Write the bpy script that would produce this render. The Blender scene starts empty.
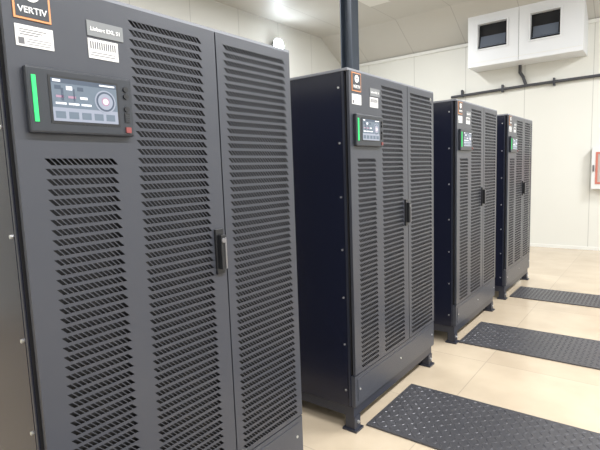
import bpy, bmesh, math, random
from mathutils import Vector, Matrix
random.seed(4)
S=bpy.context.scene
S.view_settings.view_transform='Standard'
S.view_settings.look='None'

# ---------------------------------------------------------------- materials
def mat(name,col,rough=.5,metal=0,emit=None,es=0,spec=.5,bump=None,var=0,coat=0):
    m=bpy.data.materials.new(name); m.use_nodes=True
    nt=m.node_tree; b=nt.nodes['Principled BSDF']
    b.inputs['Base Color'].default_value=(*col,1)
    b.inputs['Roughness'].default_value=rough
    b.inputs['Metallic'].default_value=metal
    b.inputs['Specular IOR Level'].default_value=spec
    if coat: b.inputs['Coat Weight'].default_value=coat
    if emit:
        b.inputs['Emission Color'].default_value=(*emit,1); b.inputs['Emission Strength'].default_value=es
    tc=nt.nodes.new('ShaderNodeTexCoord')
    if bump:
        n=nt.nodes.new('ShaderNodeTexNoise'); n.inputs['Scale'].default_value=bump[0]; n.inputs['Detail'].default_value=3
        nt.links.new(tc.outputs['Object'],n.inputs['Vector'])
        bp=nt.nodes.new('ShaderNodeBump'); bp.inputs['Strength'].default_value=bump[1]; bp.inputs['Distance'].default_value=.002
        nt.links.new(n.outputs['Fac'],bp.inputs['Height']); nt.links.new(bp.outputs['Normal'],b.inputs['Normal'])
    if var:
        n=nt.nodes.new('ShaderNodeTexNoise'); n.inputs['Scale'].default_value=3
        nt.links.new(tc.outputs['Object'],n.inputs['Vector'])
        mx=nt.nodes.new('ShaderNodeMixRGB'); mx.inputs[1].default_value=(*[c*(1-var) for c in col],1); mx.inputs[2].default_value=(*[min(1,c*(1+var)) for c in col],1)
        nt.links.new(n.outputs['Fac'],mx.inputs[0]); nt.links.new(mx.outputs[0],b.inputs['Base Color'])
    return m
M={}
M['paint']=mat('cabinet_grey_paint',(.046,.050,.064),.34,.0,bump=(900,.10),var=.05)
M['side']=mat('cabinet_side_shaded',(.010,.012,.026),.24,.0,bump=(700,.06),var=.05)  # same paint as the fronts, side shade put into a darker navy
M['frame']=mat('cabinet_frame_paint',(.022,.025,.038),.35)
M['cap']=mat('cabinet_top_edge_reflection',(.20,.21,.24),.4)  # lighter grey stands in for the light reflected along the top edge
M['dark']=mat('vent_interior',(.005,.005,.007),.8)
M['black']=mat('black_plastic',(.012,.013,.016),.35)
M['bezel']=mat('display_bezel',(.024,.028,.037),.35)
M['chrome']=mat('handle_metal',(.30,.30,.33),.3,1)
M['white']=mat('sticker_white',(.66,.66,.66),.5)
M['ink']=mat('sticker_ink',(.12,.12,.13),.6)
M['plate']=mat('nameplate_grey',(.18,.19,.20),.4)
M['copper']=mat('badge_copper',(.62,.27,.12),.4,.2)
M['navy']=mat('badge_dark',(.03,.035,.045),.4)
M['txt']=mat('badge_white_text',(.85,.85,.85),.5)
M['green']=mat('led_green',(.02,.4,.1),.4,emit=(.02,.78,.17),es=.85)
M['screen']=mat('screen_glass',(.12,.13,.17),.12,emit=(.36,.40,.48),es=.65)
M['scrdark']=mat('screen_header',(.03,.04,.06),.15,emit=(.09,.12,.17),es=.6)
M['scrmid']=mat('screen_tile',(.06,.08,.10),.15,emit=(.17,.21,.28),es=.6)
M['scrlite']=mat('screen_text',(.5,.5,.55),.3,emit=(.72,.76,.82),es=.7)
M['scrred']=mat('screen_accent',(.2,.12,.16),.3,emit=(.36,.22,.34),es=.6)
M['red']=mat('stop_button_red',(.22,.05,.05),.4)
M['screw']=mat('screw_zinc',(.75,.75,.75),.3,.8)
M['plate_floor']=mat('checker_plate_steel',(.085,.085,.095),.36,.35,bump=(60,.3),var=.15)
M['hvac']=mat('hvac_white',(.70,.72,.75),.45)
M['hvacin']=mat('hvac_inner_reflection',(.10,.12,.16),.35)  # reflection in the dark openings, put in as a blue-grey colour
M['trimw']=mat('trim_white',(.70,.70,.67),.5)
M['pipe']=mat('pipe_insulation',(.05,.052,.06),.7)
M['col']=mat('steel_column_paint',(.045,.06,.085),.5)
M['fire']=mat('fire_red',(.50,.16,.12),.45)
M['glass']=mat('cabinet_window',(.42,.38,.36),.15)
M['lampglow']=mat('lamp_lens',(1,1,1),.3,emit=(.82,.91,1),es=70)

def panelmat(name,axis,col,line,period,rough=.45):
    m=mat(name,col,rough); nt=m.node_tree; b=nt.nodes['Principled BSDF']
    g=nt.nodes.new('ShaderNodeNewGeometry'); sp=nt.nodes.new('ShaderNodeSeparateXYZ')
    nt.links.new(g.outputs['Position'],sp.inputs[0])
    def mth(op,a,v):
        n=nt.nodes.new('ShaderNodeMath'); n.operation=op; nt.links.new(a,n.inputs[0]); n.inputs[1].default_value=v; return n.outputs[0]
    a=mth('ADD',sp.outputs[axis],50.35); a=mth('DIVIDE',a,period); a=mth('FRACT',a,0); a=mth('LESS_THAN',a,.012/period)
    mx=nt.nodes.new('ShaderNodeMixRGB'); mx.inputs[1].default_value=(*col,1); mx.inputs[2].default_value=(*line,1)
    nt.links.new(a,mx.inputs[0]); nt.links.new(mx.outputs[0],b.inputs['Base Color'])
    return m
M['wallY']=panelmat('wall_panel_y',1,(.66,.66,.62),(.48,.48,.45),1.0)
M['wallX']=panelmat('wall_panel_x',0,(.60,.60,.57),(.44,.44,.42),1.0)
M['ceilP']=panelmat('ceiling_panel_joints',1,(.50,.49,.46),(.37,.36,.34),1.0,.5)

def floormat():
    m=mat('floor_tiles',(.6,.5,.4),.20); nt=m.node_tree; b=nt.nodes['Principled BSDF']
    g=nt.nodes.new('ShaderNodeNewGeometry')
    mp=nt.nodes.new('ShaderNodeMapping'); mp.inputs['Location'].default_value=(.25,.3,0)
    nt.links.new(g.outputs['Position'],mp.inputs[0])
    br=nt.nodes.new('ShaderNodeTexBrick'); br.offset=0; br.inputs['Scale'].default_value=1
    br.inputs['Brick Width'].default_value=.8; br.inputs['Row Height'].default_value=.8
    br.inputs['Mortar Size'].default_value=.003; br.inputs['Mortar Smooth'].default_value=.3
    br.inputs['Color1'].default_value=(.58,.485,.365,1); br.inputs['Color2'].default_value=(.52,.432,.322,1)
    br.inputs['Mortar'].default_value=(.42,.36,.28,1)
    nt.links.new(mp.outputs[0],br.inputs['Vector'])
    n=nt.nodes.new('ShaderNodeTexNoise'); n.inputs['Scale'].default_value=2.5; n.inputs['Detail'].default_value=6
    nt.links.new(g.outputs['Position'],n.inputs['Vector'])
    r=nt.nodes.new('ShaderNodeValToRGB'); r.color_ramp.elements[0].position=.3; r.color_ramp.elements[1].position=.7
    r.color_ramp.elements[0].color=(.84,.83,.82,1); r.color_ramp.elements[1].color=(1,1,1,1)
    nt.links.new(n.outputs['Fac'],r.inputs[0])
    mx=nt.nodes.new('ShaderNodeMixRGB'); mx.blend_type='MULTIPLY'; mx.inputs[0].default_value=1
    nt.links.new(br.outputs['Color'],mx.inputs[1]); nt.links.new(r.outputs[0],mx.inputs[2]); nt.links.new(mx.outputs[0],b.inputs['Base Color'])
    return m
M['floor']=floormat()

# ---------------------------------------------------------------- mesh helpers
class MB:
    def __init__(s): s.v=[]; s.f=[]; s.m=[]; s.mats=[]
    def mi(s,k):
        if k not in s.mats: s.mats.append(k)
        return s.mats.index(k)
    def quad(s,a,b,c,d,k):
        n=len(s.v); s.v+= [a,b,c,d]; s.f.append((n,n+1,n+2,n+3)); s.m.append(s.mi(k))
    def hexa(s,p,k):
        n=len(s.v); s.v+=p
        for q in [(0,3,2,1),(4,5,6,7),(0,1,5,4),(1,2,6,5),(2,3,7,6),(3,0,4,7)]:
            s.f.append(tuple(n+i for i in q)); s.m.append(s.mi(k))
    def box(s,x0,x1,y0,y1,z0,z1,k):
        s.hexa([(x0,y0,z0),(x1,y0,z0),(x1,y1,z0),(x0,y1,z0),(x0,y0,z1),(x1,y0,z1),(x1,y1,z1),(x0,y1,z1)],k)
    def cyl(s,c,axis,r,h,k,n=16,r2=None):
        r2=r if r2 is None else r2
        def P(a,rr,t):
            u,w=math.cos(a)*rr,math.sin(a)*rr
            if axis==2: return (c[0]+u,c[1]+w,c[2]+t)
            if axis==1: return (c[0]+u,c[1]+t,c[2]+w)
            return (c[0]+t,c[1]+u,c[2]+w)
        b=len(s.v)
        for i in range(n): s.v.append(P(2*math.pi*i/n,r,-h/2))
        for i in range(n): s.v.append(P(2*math.pi*i/n,r2,h/2))
        for i in range(n):
            j=(i+1)%n; s.f.append((b+i,b+j,b+n+j,b+n+i)); s.m.append(s.mi(k))
        s.f.append(tuple(b+i for i in range(n))); s.m.append(s.mi(k))
        s.f.append(tuple(b+n+i for i in range(n))); s.m.append(s.mi(k))
    def mesh(s,name,fix=True):
        me=bpy.data.meshes.new(name); me.from_pydata(s.v,[],s.f)
        for k in s.mats: me.materials.append(M[k])
        for p,i in zip(me.polygons,s.m): p.material_index=i
        if fix:
            bm=bmesh.new(); bm.from_mesh(me); bmesh.ops.recalc_face_normals(bm,faces=bm.faces); bm.to_mesh(me); bm.free()
        me.update(); return me
def obj(name,me,parent=None,loc=(0,0,0),bevel=0):
    o=bpy.data.objects.new(name,me); S.collection.objects.link(o); o.location=loc
    if parent: o.parent=parent
    if bevel:
        b=o.modifiers.new('bevel','BEVEL'); b.width=bevel; b.segments=2; b.limit_method='ANGLE'
    return o
def empty(name,loc=(0,0,0)):
    e=bpy.data.objects.new(name,None); S.collection.objects.link(e); e.location=loc; return e

# ---------------------------------------------------------------- room
XL,XR,YF,YB,ZC,ZE=-4.5,6.79,-4.2,4.3,4.1,3.64
m=MB(); m.box(XL,XR,YF,YB,-.1,0,'floor'); obj('floor',m.mesh('floor'))
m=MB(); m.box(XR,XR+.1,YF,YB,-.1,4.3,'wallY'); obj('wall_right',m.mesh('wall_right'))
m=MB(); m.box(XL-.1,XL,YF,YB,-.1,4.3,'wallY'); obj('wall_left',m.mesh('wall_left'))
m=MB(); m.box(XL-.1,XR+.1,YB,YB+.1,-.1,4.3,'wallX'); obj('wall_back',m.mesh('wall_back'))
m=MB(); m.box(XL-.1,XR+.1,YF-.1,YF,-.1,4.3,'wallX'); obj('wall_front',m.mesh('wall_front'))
m=MB(); m.box(XL,6.0,YF,YB,ZC,ZC+.1,'ceilP')
m.hexa([(6.0,YF,ZC),(XR,YF,ZE),(XR,YB,ZE),(6.0,YB,ZC),(6.0,YF,ZC+.1),(XR,YF,ZC+.1),(XR,YB,ZC+.1),(6.0,YB,ZC+.1)],'ceilP')
obj('ceiling',m.mesh('ceiling'))
m=MB(); m.box(XR-.03,XR,YF,YB,ZE-.06,ZE-.005,'trimw'); obj('trim_1',m.mesh('trim_1'))
m=MB(); m.box(XR-.015,XR,YF,YB,0,.05,'trimw'); obj('baseboard_right',m.mesh('baseboard_right'))
m=MB(); m.box(XL,XR-.02,YB-.015,YB,0,.05,'trimw'); obj('baseboard_back',m.mesh('baseboard_back'))

# ---------------------------------------------------------------- cabinets
W,H,D=1.114,1.95,.88
C0=(.070,.280,.350,1.508); C1=(.345,.628,.350,1.915); C2=(.724,1.078,.350,1.915)
DT=.016
def plate(mb,x0,x1,z0,z1,holes,k):
    xs=sorted({x0,x1,*[h[0] for h in holes],*[h[1] for h in holes]})
    zs=sorted({z0,z1,*[h[2] for h in holes],*[h[3] for h in holes]})
    for i in range(len(xs)-1):
        for j in range(len(zs)-1):
            cx,cz=(xs[i]+xs[i+1])/2,(zs[j]+zs[j+1])/2
            if any(h[0]<cx<h[1] and h[2]<cz<h[3] for h in holes): continue
            mb.quad((xs[i],0,zs[j]),(xs[i+1],0,zs[j]),(xs[i+1],0,zs[j+1]),(xs[i],0,zs[j+1]),k)
    # outer rim
    mb.quad((x0,0,z0),(x0,DT,z0),(x1,DT,z0),(x1,0,z0),k); mb.quad((x0,0,z1),(x1,0,z1),(x1,DT,z1),(x0,DT,z1),k)
    mb.quad((x0,0,z0),(x0,0,z1),(x0,DT,z1),(x0,DT,z0),k); mb.quad((x1,0,z0),(x1,DT,z0),(x1,DT,z1),(x1,0,z1),k)
def louvres(mb,h,k,pitch=.0268,bar=.0092,sp=.0152,web=.0034,lean=.017,t=.0015):
    x0,x1,z0,z1=h; n=round((z1-z0)/pitch); p=(z1-z0)/n
    for i in range(n):
        zb=z0+i*p; zt=zb+p-bar; ze=zb+p
        # horizontal bar between rows of slots (with bottom lip)
        mb.quad((x0,0,zt),(x1,0,zt),(x1,0,ze),(x0,0,ze),k)
        mb.quad((x0,t,zt),(x1,t,zt),(x1,0,zt),(x0,0,zt),k)
        mb.quad((x0,0,ze),(x1,0,ze),(x1,t,ze),(x0,t,ze),k)
        # slanted end gussets
        mb.quad((x0,0,zb),(x0+lean+.001,0,zb),(x0+.001,0,zt),(x0,0,zt),k)
        mb.quad((x1-.001,0,zb),(x1,0,zb),(x1,0,zt),(x1-lean-.001,0,zt),k)
        c=round((x1-x0-lean)/sp); s=(x1-x0-lean)/c
        for j in range(1,c):
            xb=x0+lean+j*s-web/2; 
            mb.quad((xb,0,zb),(xb+web,0,zb),(xb+web-lean,0,zt),(xb-lean,0,zt),k)
            mb.quad((xb,t,zb),(xb,0,zb),(xb-lean,0,zt),(xb-lean,t,zt),k)
            mb.quad((xb+web,0,zb),(xb+web,t,zb),(xb+web-lean,t,zt),(xb+web-lean,0,zt),k)
ld=MB(); plate(ld,.006,.687,.33,1.942,[C0,C1],'paint'); louvres(ld,C0,'paint'); louvres(ld,C1,'paint'); door_l=ld.mesh('door_left',False)
rd=MB(); plate(rd,.693,1.108,.33,1.942,[C2],'paint'); louvres(rd,C2,'paint'); door_r=rd.mesh('door_right',False)

bd=MB()
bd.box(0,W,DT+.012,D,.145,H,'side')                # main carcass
bd.box(.002,W-.002,DT+.011,DT+.012,.33,H-.01,'dark')
body=bd.mesh('carcass')
cp=MB(); cp.box(-.002,W+.002,.004,D+.002,H-.010,H+.004,'cap'); cap=cp.mesh('top_cap')
kp=MB(); kp.box(.004,W-.004,.003,DT+.02,.150,.322,'paint')
kp.box(.03,W-.03,.000,.003,.175,.30,'paint')
for x in (.05,.557,W-.05): kp.cyl((x,-.001,.24),1,.006,.006,'screw',8)
kick=kp.mesh('kick_panel')
bf=MB()
bf.box(.01,W-.01,.02,.07,.085,.145,'frame'); bf.box(.01,W-.01,D-.07,D-.02,.085,.145,'frame')
bf.box(.01,.06,.07,D-.07,.085,.145,'frame'); bf.box(W-.06,W-.01,.07,D-.07,.085,.145,'frame')
for x in (.04,W-.04):
    for y in (.045,D-.045):
        bf.box(x-.03,x+.03,y-.03,y+.03,.01,.085,'frame'); bf.box(x-.04,x+.04,y-.045,y+.045,0,.012,'frame')
        bf.cyl((x,y-.036,.05),1,.009,.01,'screw',8)
base=bf.mesh('base_frame')
sd=MB()
for sx,dx in ((0,-1),(W,1)):
    a,b=sorted((sx,sx+dx*.003))
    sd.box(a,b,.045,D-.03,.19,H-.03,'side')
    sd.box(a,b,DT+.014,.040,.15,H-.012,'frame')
    for z in (.24,.50,.76,1.02,1.30,1.58,1.86):
        for y in (.058,D-.06):
            sd.cyl((sx+dx*.005,y,z),0,.0055,.006,'screw',8)
side=sd.mesh('side_panels')
hd=MB()
hd.box(.634,.672,-.010,0,1.08,1.245,'black'); hd.box(.641,.665,-.030,-.010,1.10,1.225,'black')
hd.box(.657,.664,-.033,-.030,1.10,1.215,'chrome'); hd.cyl((.650,-.032,1.205),1,.009,.006,'chrome',14)
handle=hd.mesh('door_handle')
# display unit
hm=MB()
hx0,hx1,hz0,hz1=.036,.328,1.562,1.728
hm.box(hx0,hx1,-.022,0,hz0,hz1,'bezel'); 
hmi=hm.mesh('display_bezel')
hs=MB(); y=-.0235
hs.box(.088,.282,y,-.022,1.588,1.710,'black')
def R(x0,x1,z0,z1,k,l=0): hs.box(x0,x1,y-.0006*(l+1),y,z0,z1,k)
R(.094,.276,1.595,1.704,'screen')
R(.094,.276,1.692,1.704,'scrdark',1)
R(.094,.276,1.630,1.692,'scrmid',1)
R(.098,.118,1.695,1.701,'scrlite',2); R(.225,.270,1.696,1.700,'scrlite',2)
for i in range(3):
    R(.102+i*.030,.118+i*.030,1.676,1.686,'scrlite' if i==1 else 'scrdark',2)
    R(.104+i*.032,.124+i*.032,1.655,1.661,'scrred' if i<2 else 'scrlite',2)
    R(.102+i*.034,.130+i*.034,1.638,1.643,'scrlite',2)
R(.118,.124,1.648,1.680,'scrdark',2); R(.150,.154,1.648,1.680,'scrdark',2)
for i in range(5): R(.100+i*.035,.126+i*.035,1.602,1.620,'scrmid',1)
hs.cyl((.240,y-.0008,1.655),1,.031,.0018,'screen',28); hs.cyl((.240,y-.0012,1.655),1,.027,.002,'scrdark',28)
hs.cyl((.240,y-.0014,1.655),1,.022,.002,'screen',28); hs.cyl((.240,y-.0017,1.655),1,.012,.002,'scrred',20); hs.cyl((.240,y-.0020,1.655),1,.008,.002,'scrlite',20)
hs.box(.048,.058,y-.001,-.022,1.590,1.705,'green')
for z in (1.696,1.676,1.640): hs.cyl((.306,y,z),1,.008,.006,'black',12)
hs.box(.298,.314,y-.001,-.022,1.602,1.628,'black'); hs.box(.299,.315,y-.003,-.022,1.572,1.588,'red')
for i in range(4): hs.box(.300,.312,y-.002,-.022,1.606+i*.005,1.608+i*.005,'bezel')
screen=hs.mesh('display_screen')
lb=MB()
def L(x0,x1,z0,z1,k,d=.002): lb.box(x0,x1,-d,0,z0,z1,k)
L(.030,.120,1.842,1.936,'copper',.003); L(.035,.115,1.847,1.931,'navy',.004)
L(.030,.122,1.776,1.828,'white'); 
for i in range(3): L(.040,.105-.01*i,1.816-.006*i,1.818-.006*i,'ink',.0024)
L(.036,.050,1.781,1.797,'ink',.0024)
for i in range(3): L(.056,.115,1.794-.006*i,1.7955-.006*i,'ink',.0024)
L(.216,.325,1.836,1.877,'plate',.003)
L(.216,.306,1.776,1.829,'white')
for i in range(12): L(.222+i*.0066,.2255+i*.0066,1.802,1.822,'ink',.0024)
for i in range(2): L(.222,.295,1.784+i*.007,1.786+i*.007,'ink',.0024)
def tri(cx,cz,r,d,k,up):
    pts=[(cx+r*math.sin(a+(0 if up else math.pi)),cz+r*math.cos(a+(0 if up else math.pi))) for a in (0,2*math.pi/3,4*math.pi/3)]
    n=len(lb.v); lb.v+=[(p[0],-d,p[1]) for p in pts]; lb.f.append((n,n+1,n+2)); lb.m.append(lb.mi(k))
lb.cyl((.075,-.0045,1.905),1,.019,.002,'txt',24); tri(.075,1.903,.014,.0062,'navy',False); tri(.075,1.903,.006,.0066,'txt',False)
labels=lb.mesh('labels')

def textmesh(body,size,name):
    cu=bpy.data.curves.new(name,'FONT'); cu.body=body; cu.size=size; cu.extrude=.0004; cu.offset=size*.012
    cu.materials.append(M['txt']); cu.align_x='CENTER'; return cu
t1=textmesh('VERTIV',.022,'badge_text')
t2=textmesh('Liebert EXL S1',.0150,'nameplate_text')

for i,x in enumerate([-1.58,0,1.573,3.097]):
    e=empty('ups_power_cabinet' if i==0 else 'ups_power_cabinet.%03d'%i,(x,0,0))
    obj('door_left',door_l,e); obj('door_right',door_r,e); obj('carcass',body,e); obj('top_cap',cap,e,bevel=.002)
    obj('kick_panel',kick,e); obj('base_frame',base,e); obj('side_panels',side,e)
    obj('door_handle',handle,e,bevel=.003); obj('display_bezel',hmi,e,bevel=.006); obj('display_screen',screen,e); obj('labels',labels,e)
    for cu,p in ((t1,(.075,-.0046,1.858)),(t2,(.2705,-.0036,1.851))):
        o=bpy.data.objects.new(cu.name,cu); S.collection.objects.link(o); o.parent=e; o.location=p; o.rotation_euler=(math.pi/2,0,0)

# ---------------------------------------------------------------- checker plates on floor
def matplate(w,l):
    mb=MB(); mb.box(0,w,-l,0,0,.010,'plate_floor')
    p=.036; nx=int(w/p); ny=int(l/p); ox=(w-nx*p)/2+p/2; oy=(l-ny*p)/2+p/2
    for i in range(nx):
        for j in range(ny):
            cx,cy=ox+i*p,-(oy+j*p); a=math.radians(45 if (i+j)%2 else -45)
            c,s=math.cos(a),math.sin(a); hl,hw=.018,.0055
            P=[(cx+c*hl,cy+s*hl,.010),(cx-s*hw,cy+c*hw,.010),(cx-c*hl,cy-s*hl,.010),(cx+s*hw,cy-c*hw,.010)]
            T=[(cx+c*hl*.4,cy+s*hl*.4,.0125),(cx-c*hl*.4,cy-s*hl*.4,.0125)]
            n=len(mb.v); mb.v+=P+T; k=mb.mi('plate_floor')
            for f in [(n,n+1,n+5,n+4),(n+1,n+2,n+5),(n+2,n+3,n+4,n+5),(n+3,n,n+4)]: mb.f.append(f); mb.m.append(k)
    return mb.mesh('checker_plate')
for i,(x,w) in enumerate([(-1.43,.57),(.105,.605),(1.625,.60),(3.245,.50)]):
    obj('checker_plate_floor_cover' if i==0 else 'checker_plate_floor_cover.%03d'%i,matplate(w,3.0),loc=(x,-.002,0))

# ---------------------------------------------------------------- steel column (H section)
m=MB(); cx,cy=2.66,1.6; a=.075
m.box(cx-a,cx+a,cy-a,cy-a+.012,.02,ZC,'col'); m.box(cx-a,cx+a,cy+a-.012,cy+a,.02,ZC,'col'); m.box(cx-.005,cx+.005,cy-a+.012,cy+a-.012,.02,ZC,'col')
m.box(cx-.14,cx+.14,cy-.14,cy+.14,0,.02,'col')
for a in (-.11,.11):
    for b in (-.11,.11): m.cyl((cx+a,cy+b,.035),2,.012,.03,'screw',8)
obj('steel_column',m.mesh('steel_column'))

# ---------------------------------------------------------------- hvac unit on far wall
e=empty('wall_mounted_air_handler')
m=MB(); fx=6.29; y0,y1=-.25,1.455; zb=3.10; zt=3.93; ztb=3.64
m.hexa([(fx+.09,y0,zb),(XR,y0,zb),(XR,y1,zb),(fx+.09,y1,zb),(fx+.09,y0,zt-.05),(XR,y0,ztb),(XR,y1,ztb),(fx+.09,y1,zt-.05)],'hvac')
ops=[(.06,.48),(.83,1.29)]; oz0,oz1=3.38,3.78
ys=[y0,.06,.48,.83,1.29,y1]
for a in range(5):
    if (ys[a],ys[a+1]) in ops:
        m.box(fx,fx+.09,ys[a],ys[a+1],zb,oz0,'hvac'); m.box(fx,fx+.09,ys[a],ys[a+1],oz1,zt,'hvac')
        m.box(fx+.082,fx+.088,ys[a],ys[a+1],oz0,oz1,'dark')
    else: m.box(fx,fx+.09,ys[a],ys[a+1],zb,zt,'hvac')
obj('housing',m.mesh('housing'),e)
m=MB()
for a,b in ops:
    t=.022
    m.box(fx-.02,fx,a-t,b+t,oz0-t,oz0,'hvac'); m.box(fx-.02,fx,a-t,b+t,oz1,oz1+t,'hvac'); m.box(fx-.02,fx,a-t,a,oz0,oz1,'hvac'); m.box(fx-.02,fx,b,b+t,oz0,oz1,'hvac')
    # tilted panel coloured as the blue-grey reflection in the opening; divider below
    m.hexa([(fx+.02,a+.03,oz0+.05),(fx+.03,a+.03,oz0+.05),(fx+.03,b-.03,oz0+.05),(fx+.02,b-.03,oz0+.05),
            (fx+.06,a+.03,oz0+.21),(fx+.07,a+.03,oz0+.21),(fx+.07,b-.03,oz0+.21),(fx+.06,b-.03,oz0+.21)],'hvacin')
    m.box(fx+.015,fx+.03,a,b,oz0+.03,oz0+.045,'hvacin')
m.box(fx-.004,fx,y0+.01,y1-.01,3.165,3.172,'trimw')
m.box(fx-.004,fx,.647,.652,zb+.01,zt-.01,'plate')
obj('grilles',m.mesh('grilles'),e,bevel=.003)

# pipes
def tube(name,pts,r,k):
    cu=bpy.data.curves.new(name,'CURVE'); cu.dimensions='3D'; s=cu.splines.new('POLY'); s.points.add(len(pts)-1)
    for q,p in zip(s.points,pts): q.co=(*p,1)
    cu.bevel_depth=r; cu.bevel_resolution=4; cu.use_fill_caps=True; cu.materials.append(M[k])
    o=bpy.data.objects.new(name,cu); S.collection.objects.link(o); return o
px=XR-.06
e=empty('refrigerant_pipe')
tube('pipe_run',[(px,1.9,2.71),(px,.62,2.75),(px,-4.0,2.80)],.024,'pipe').parent=e
tube('pipe_drop',[(px,.72,3.10),(px,.72,2.98),(px,.67,2.90),(px,.62,2.75)],.026,'pipe').parent=e
m=MB()
for y in (1.7,1.0,.2,-.6,-1.6,-2.6): m.box(XR-.09,XR-.001,y-.012,y+.012,2.69,2.815,'frame')
obj('pipe_clips',m.mesh('pipe_clips'),e)

# fire hose cabinet
e=empty('fire_hose_cabinet')
m=MB(); m.box(XR-.16,XR,-.98,-.375,1.0,1.66,'white'); obj('box',m.mesh('box'),e,bevel=.006)
m=MB(); x=XR-.16
for a,b,c,d in ((-.93,-.43,1.55,1.58),(-.93,-.43,1.08,1.11),(-.93,-.90,1.11,1.55),(-.46,-.43,1.11,1.55)): m.box(x-.008,x,a,b,c,d,'fire')
m.box(x-.003,x,-.90,-.46,1.11,1.55,'glass'); m.cyl((x-.006,-.68,1.33),0,.16,.006,'fire',28); m.cyl((x-.011,-.68,1.33),0,.06,.006,'white',20)
m.box(x-.02,x,-.415,-.395,1.28,1.38,'chrome')
obj('door',m.mesh('door'),e)

# ---------------------------------------------------------------- round flood lamp on back wall
e=empty('wall_flood_lamp',(4.50,YB-.12,3.66))
m=MB(); m.cyl((0,.03,0),1,.125,.06,'plate',28,.10); m.box(-.02,.02,.05,.12,-.05,.05,'frame'); obj('housing',m.mesh('housing'),e)
m=MB(); m.cyl((0,-.02,0),1,.09,.05,'lampglow',28,.115); obj('lens',m.mesh('lens'),e)

# ---------------------------------------------------------------- ceiling strip lights
def strip(i,x,y,lx,ly,pw):
    e=empty('ceiling_light_panel' if i==0 else 'ceiling_light_panel.%03d'%i,(x,y,ZC))
    m=MB(); m.box(-lx/2-.03,lx/2+.03,-ly/2-.03,ly/2+.03,-.06,0,'trimw'); obj('housing',m.mesh('housing'),e)
    l=bpy.data.lights.new('panel_light','AREA'); l.shape='RECTANGLE'; l.size=lx; l.size_y=ly; l.energy=pw; l.color=(.98,.99,1)
    o=bpy.data.objects.new('panel_light',l); S.collection.objects.link(o); o.parent=e; o.location=(0,0,-.065)
k=0
for x,p1,p2 in ((-3,140,55),(-.6,150,50),(1.8,160,65),(4.3,185,95)):
    for y,pw in ((-2.6,p1),(2.4,p2)):
        strip(k,x,y,1.2,.3,pw); k+=1
w=bpy.data.worlds.new('world'); S.world=w; w.use_nodes=True; w.node_tree.nodes['Background'].inputs[0].default_value=(.8,.85,.9,1); w.node_tree.nodes['Background'].inputs[1].default_value=.3

# ---------------------------------------------------------------- camera
yaw,pitch,roll,F=.66056,-.11378,-.03571,467.66549
f=Vector((math.cos(yaw)*math.cos(pitch),math.sin(yaw)*math.cos(pitch),math.sin(pitch)))
r0=Vector((math.sin(yaw),-math.cos(yaw),0)); u0=r0.cross(f)
r=r0*math.cos(roll)+u0*math.sin(roll); u=-r0*math.sin(roll)+u0*math.cos(roll)
cd=bpy.data.cameras.new('camera'); co=bpy.data.objects.new('camera',cd); S.collection.objects.link(co)
mt=Matrix.Identity(4)
for a in range(3): mt[a][0]=r[a]; mt[a][1]=u[a]; mt[a][2]=-f[a]
mt.translation=Vector((-2.07564,-1.27242,1.44166)); co.matrix_world=mt
cd.sensor_width=36; cd.lens=F*36/600; cd.clip_start=.02
S.camera=co
